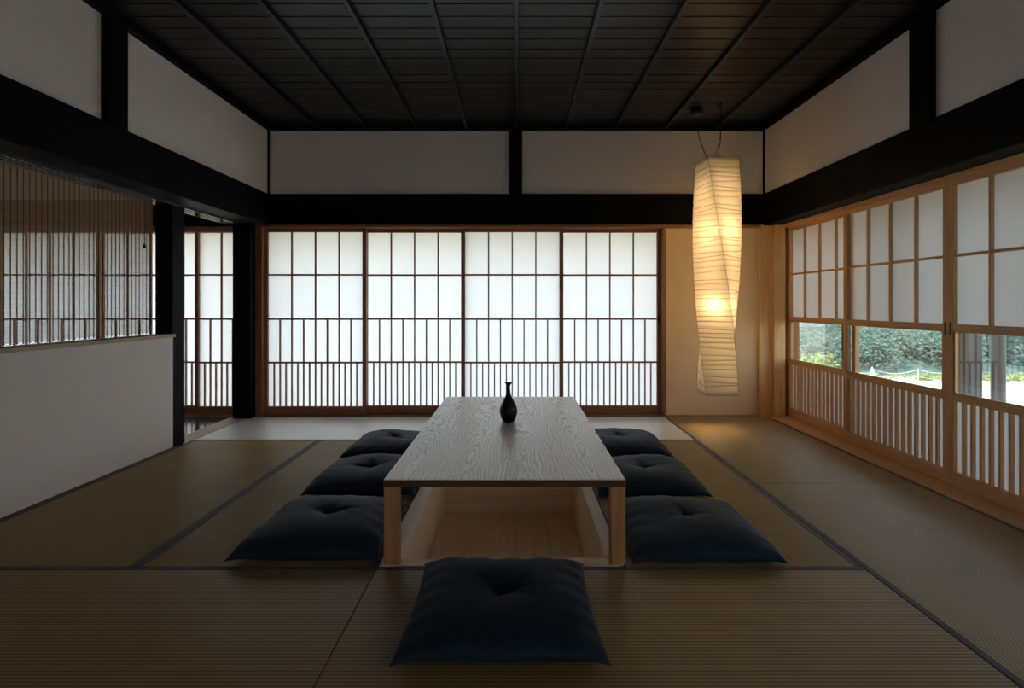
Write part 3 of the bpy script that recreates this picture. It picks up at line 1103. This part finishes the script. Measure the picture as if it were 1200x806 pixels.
tag(bo, 'round sunlit bush outside, seen through the farthest glass strip', 'bush')
bu.build('foliage', BUSH, bo)
bs = MB()
for q in range(5):
    a = q * 1.26
    bs.tube([(7.3, 13, GZ - .02), (7.3 + .12 * math.cos(a), 13 + .12 * math.sin(a), GZ + .3), (7.3 + .3 * math.cos(a), 13 + .3 * math.sin(a), GZ + .6)], [.02, .014, .006], 6)
bs.build('stem', plain('bush stem', (.10, .07, .04)), bo)
gr = MB()
for i in range(60):
    x = rnd.uniform(7.5, 15)
    leaf_cloud(gr, Vector((x, 14.05 + .04 * x + rnd.uniform(-.15, .15), GZ + .06)), (.25, .2, .16), 60, .04, rnd, .1)
tag(gr.build('grass', BUSH), 'sunlit weeds along the foot of the hillside', 'grass', None, 'stuff')
# white tunnel cover, white hood on a stake, net fence
b = MB()
for j in range(7):
    for q in range(13):
        a = PI * q / 12
        r_ = .30 * (1 - .05 * math.cos(j * 1.3))
        b.v.append((9.75 + r_ * math.cos(a) * 1.15, 12.6 + j * .10, GZ - .01 + r_ * math.sin(a)))
for j in range(6):
    for q in range(12):
        a = j * 13 + q
        b.f.append((a, a + 1, a + 14, a + 13))
b.f.append(tuple(range(13)))
b.f.append(tuple(reversed(range(78, 91))))
tc = b.build('tunnel_cover', WHITE, None, 0, True)
tag(tc, 'low white rounded sheet cover lying on the ground outside', 'cover')
hd = MB().lathe([(.20, 0), (.15, .16), (.07, .34), (.035, .48), (.01, .56)], 14).build('plant_hood', WHITE, None, 0, True)
hd.location = (9.0, 13.1, GZ - .005)
tag(hd, 'small white pointed hood standing on the ground beside the white cover', 'plant hood')
nf = empty('net_fence', (0, 0, 0))
tag(nf, 'thin pale rope fence on slim stakes before the hillside', 'fence')
stk = [(8.85, 13.55), (9.35, 13.55), (10.55, 13.6), (11.8, 13.75)]
for x, y in stk:
    MB().tube([(x, y, GZ - .05), (x, y, GZ + .46)], .008, 6).build('stake', WHITE, nf)
for zz in (.43, .26):
    pts = []
    for (xa, ya), (xb, yb) in zip(stk, stk[1:]):
        for q in range(8):
            t_ = q / 8
            pts.append((xa + (xb - xa) * t_, ya + (yb - ya) * t_, GZ + zz - .10 * math.sin(PI * t_)))
    MB().tube(pts, .0045, 5).build('rope', WHITE, nf)
# veranda posts outside the glass doors
def vpost(x, y, s, mat, label):
    o = box('veranda_post', mat, x - s / 2, x + s / 2, y - s / 2, y + s / 2, GZ - .05, 2.80, None, .004)
    tag(o, label, 'post')
DARKP = plain('dark weathered post', (.012, .012, .013), .6)
GREYP = plain('grey metal downpipe', (.09, .095, .10), .5)
vpost(3.05, 3.483, .09, DARKP, 'dark square veranda post outside the glass, left of the grey pipe')
gp = MB().tube([(3.40, 3.655, GZ - .03), (3.40, 3.655, 2.79)], .042, 20).build('downpipe', GREYP, None, 0, True)
tag(gp, 'grey round pipe standing outside the glass, right of the dark post', 'pipe')

# ------------------------------------------------------------------ daylight
w = bpy.data.worlds.new('sky')
SC.world = w
w.use_nodes = True
nt = w.node_tree
nt.nodes.clear()
wo = nt.nodes.new('ShaderNodeOutputWorld')
bg = nt.nodes.new('ShaderNodeBackground')
tc_ = nt.nodes.new('ShaderNodeTexCoord')
sx = nt.nodes.new('ShaderNodeSeparateXYZ')
rp = nt.nodes.new('ShaderNodeValToRGB')
nt.links.new(tc_.outputs['Generated'], sx.inputs[0])
nt.links.new(sx.outputs[2], rp.inputs['Fac'])
e = rp.color_ramp.elements
e[0].position, e[0].color = 0.0, (.93, .95, .98, 1)
e[1].position, e[1].color = .85, (.58, .74, 1.0, 1)
nt.links.new(rp.outputs['Color'], bg.inputs['Color'])
bg.inputs['Strength'].default_value = 3.65
nt.links.new(bg.outputs[0], wo.inputs['Surface'])
sd = bpy.data.lights.new('sun', 'SUN')
sd.energy = 9.0
sd.angle = math.radians(.6)
sd.color = (1.0, .95, .86)
so = bpy.data.objects.new('sun', sd)
COL.objects.link(so)
so.rotation_euler = Vector((.55, .30, -.78)).to_track_quat('-Z', 'Y').to_euler()
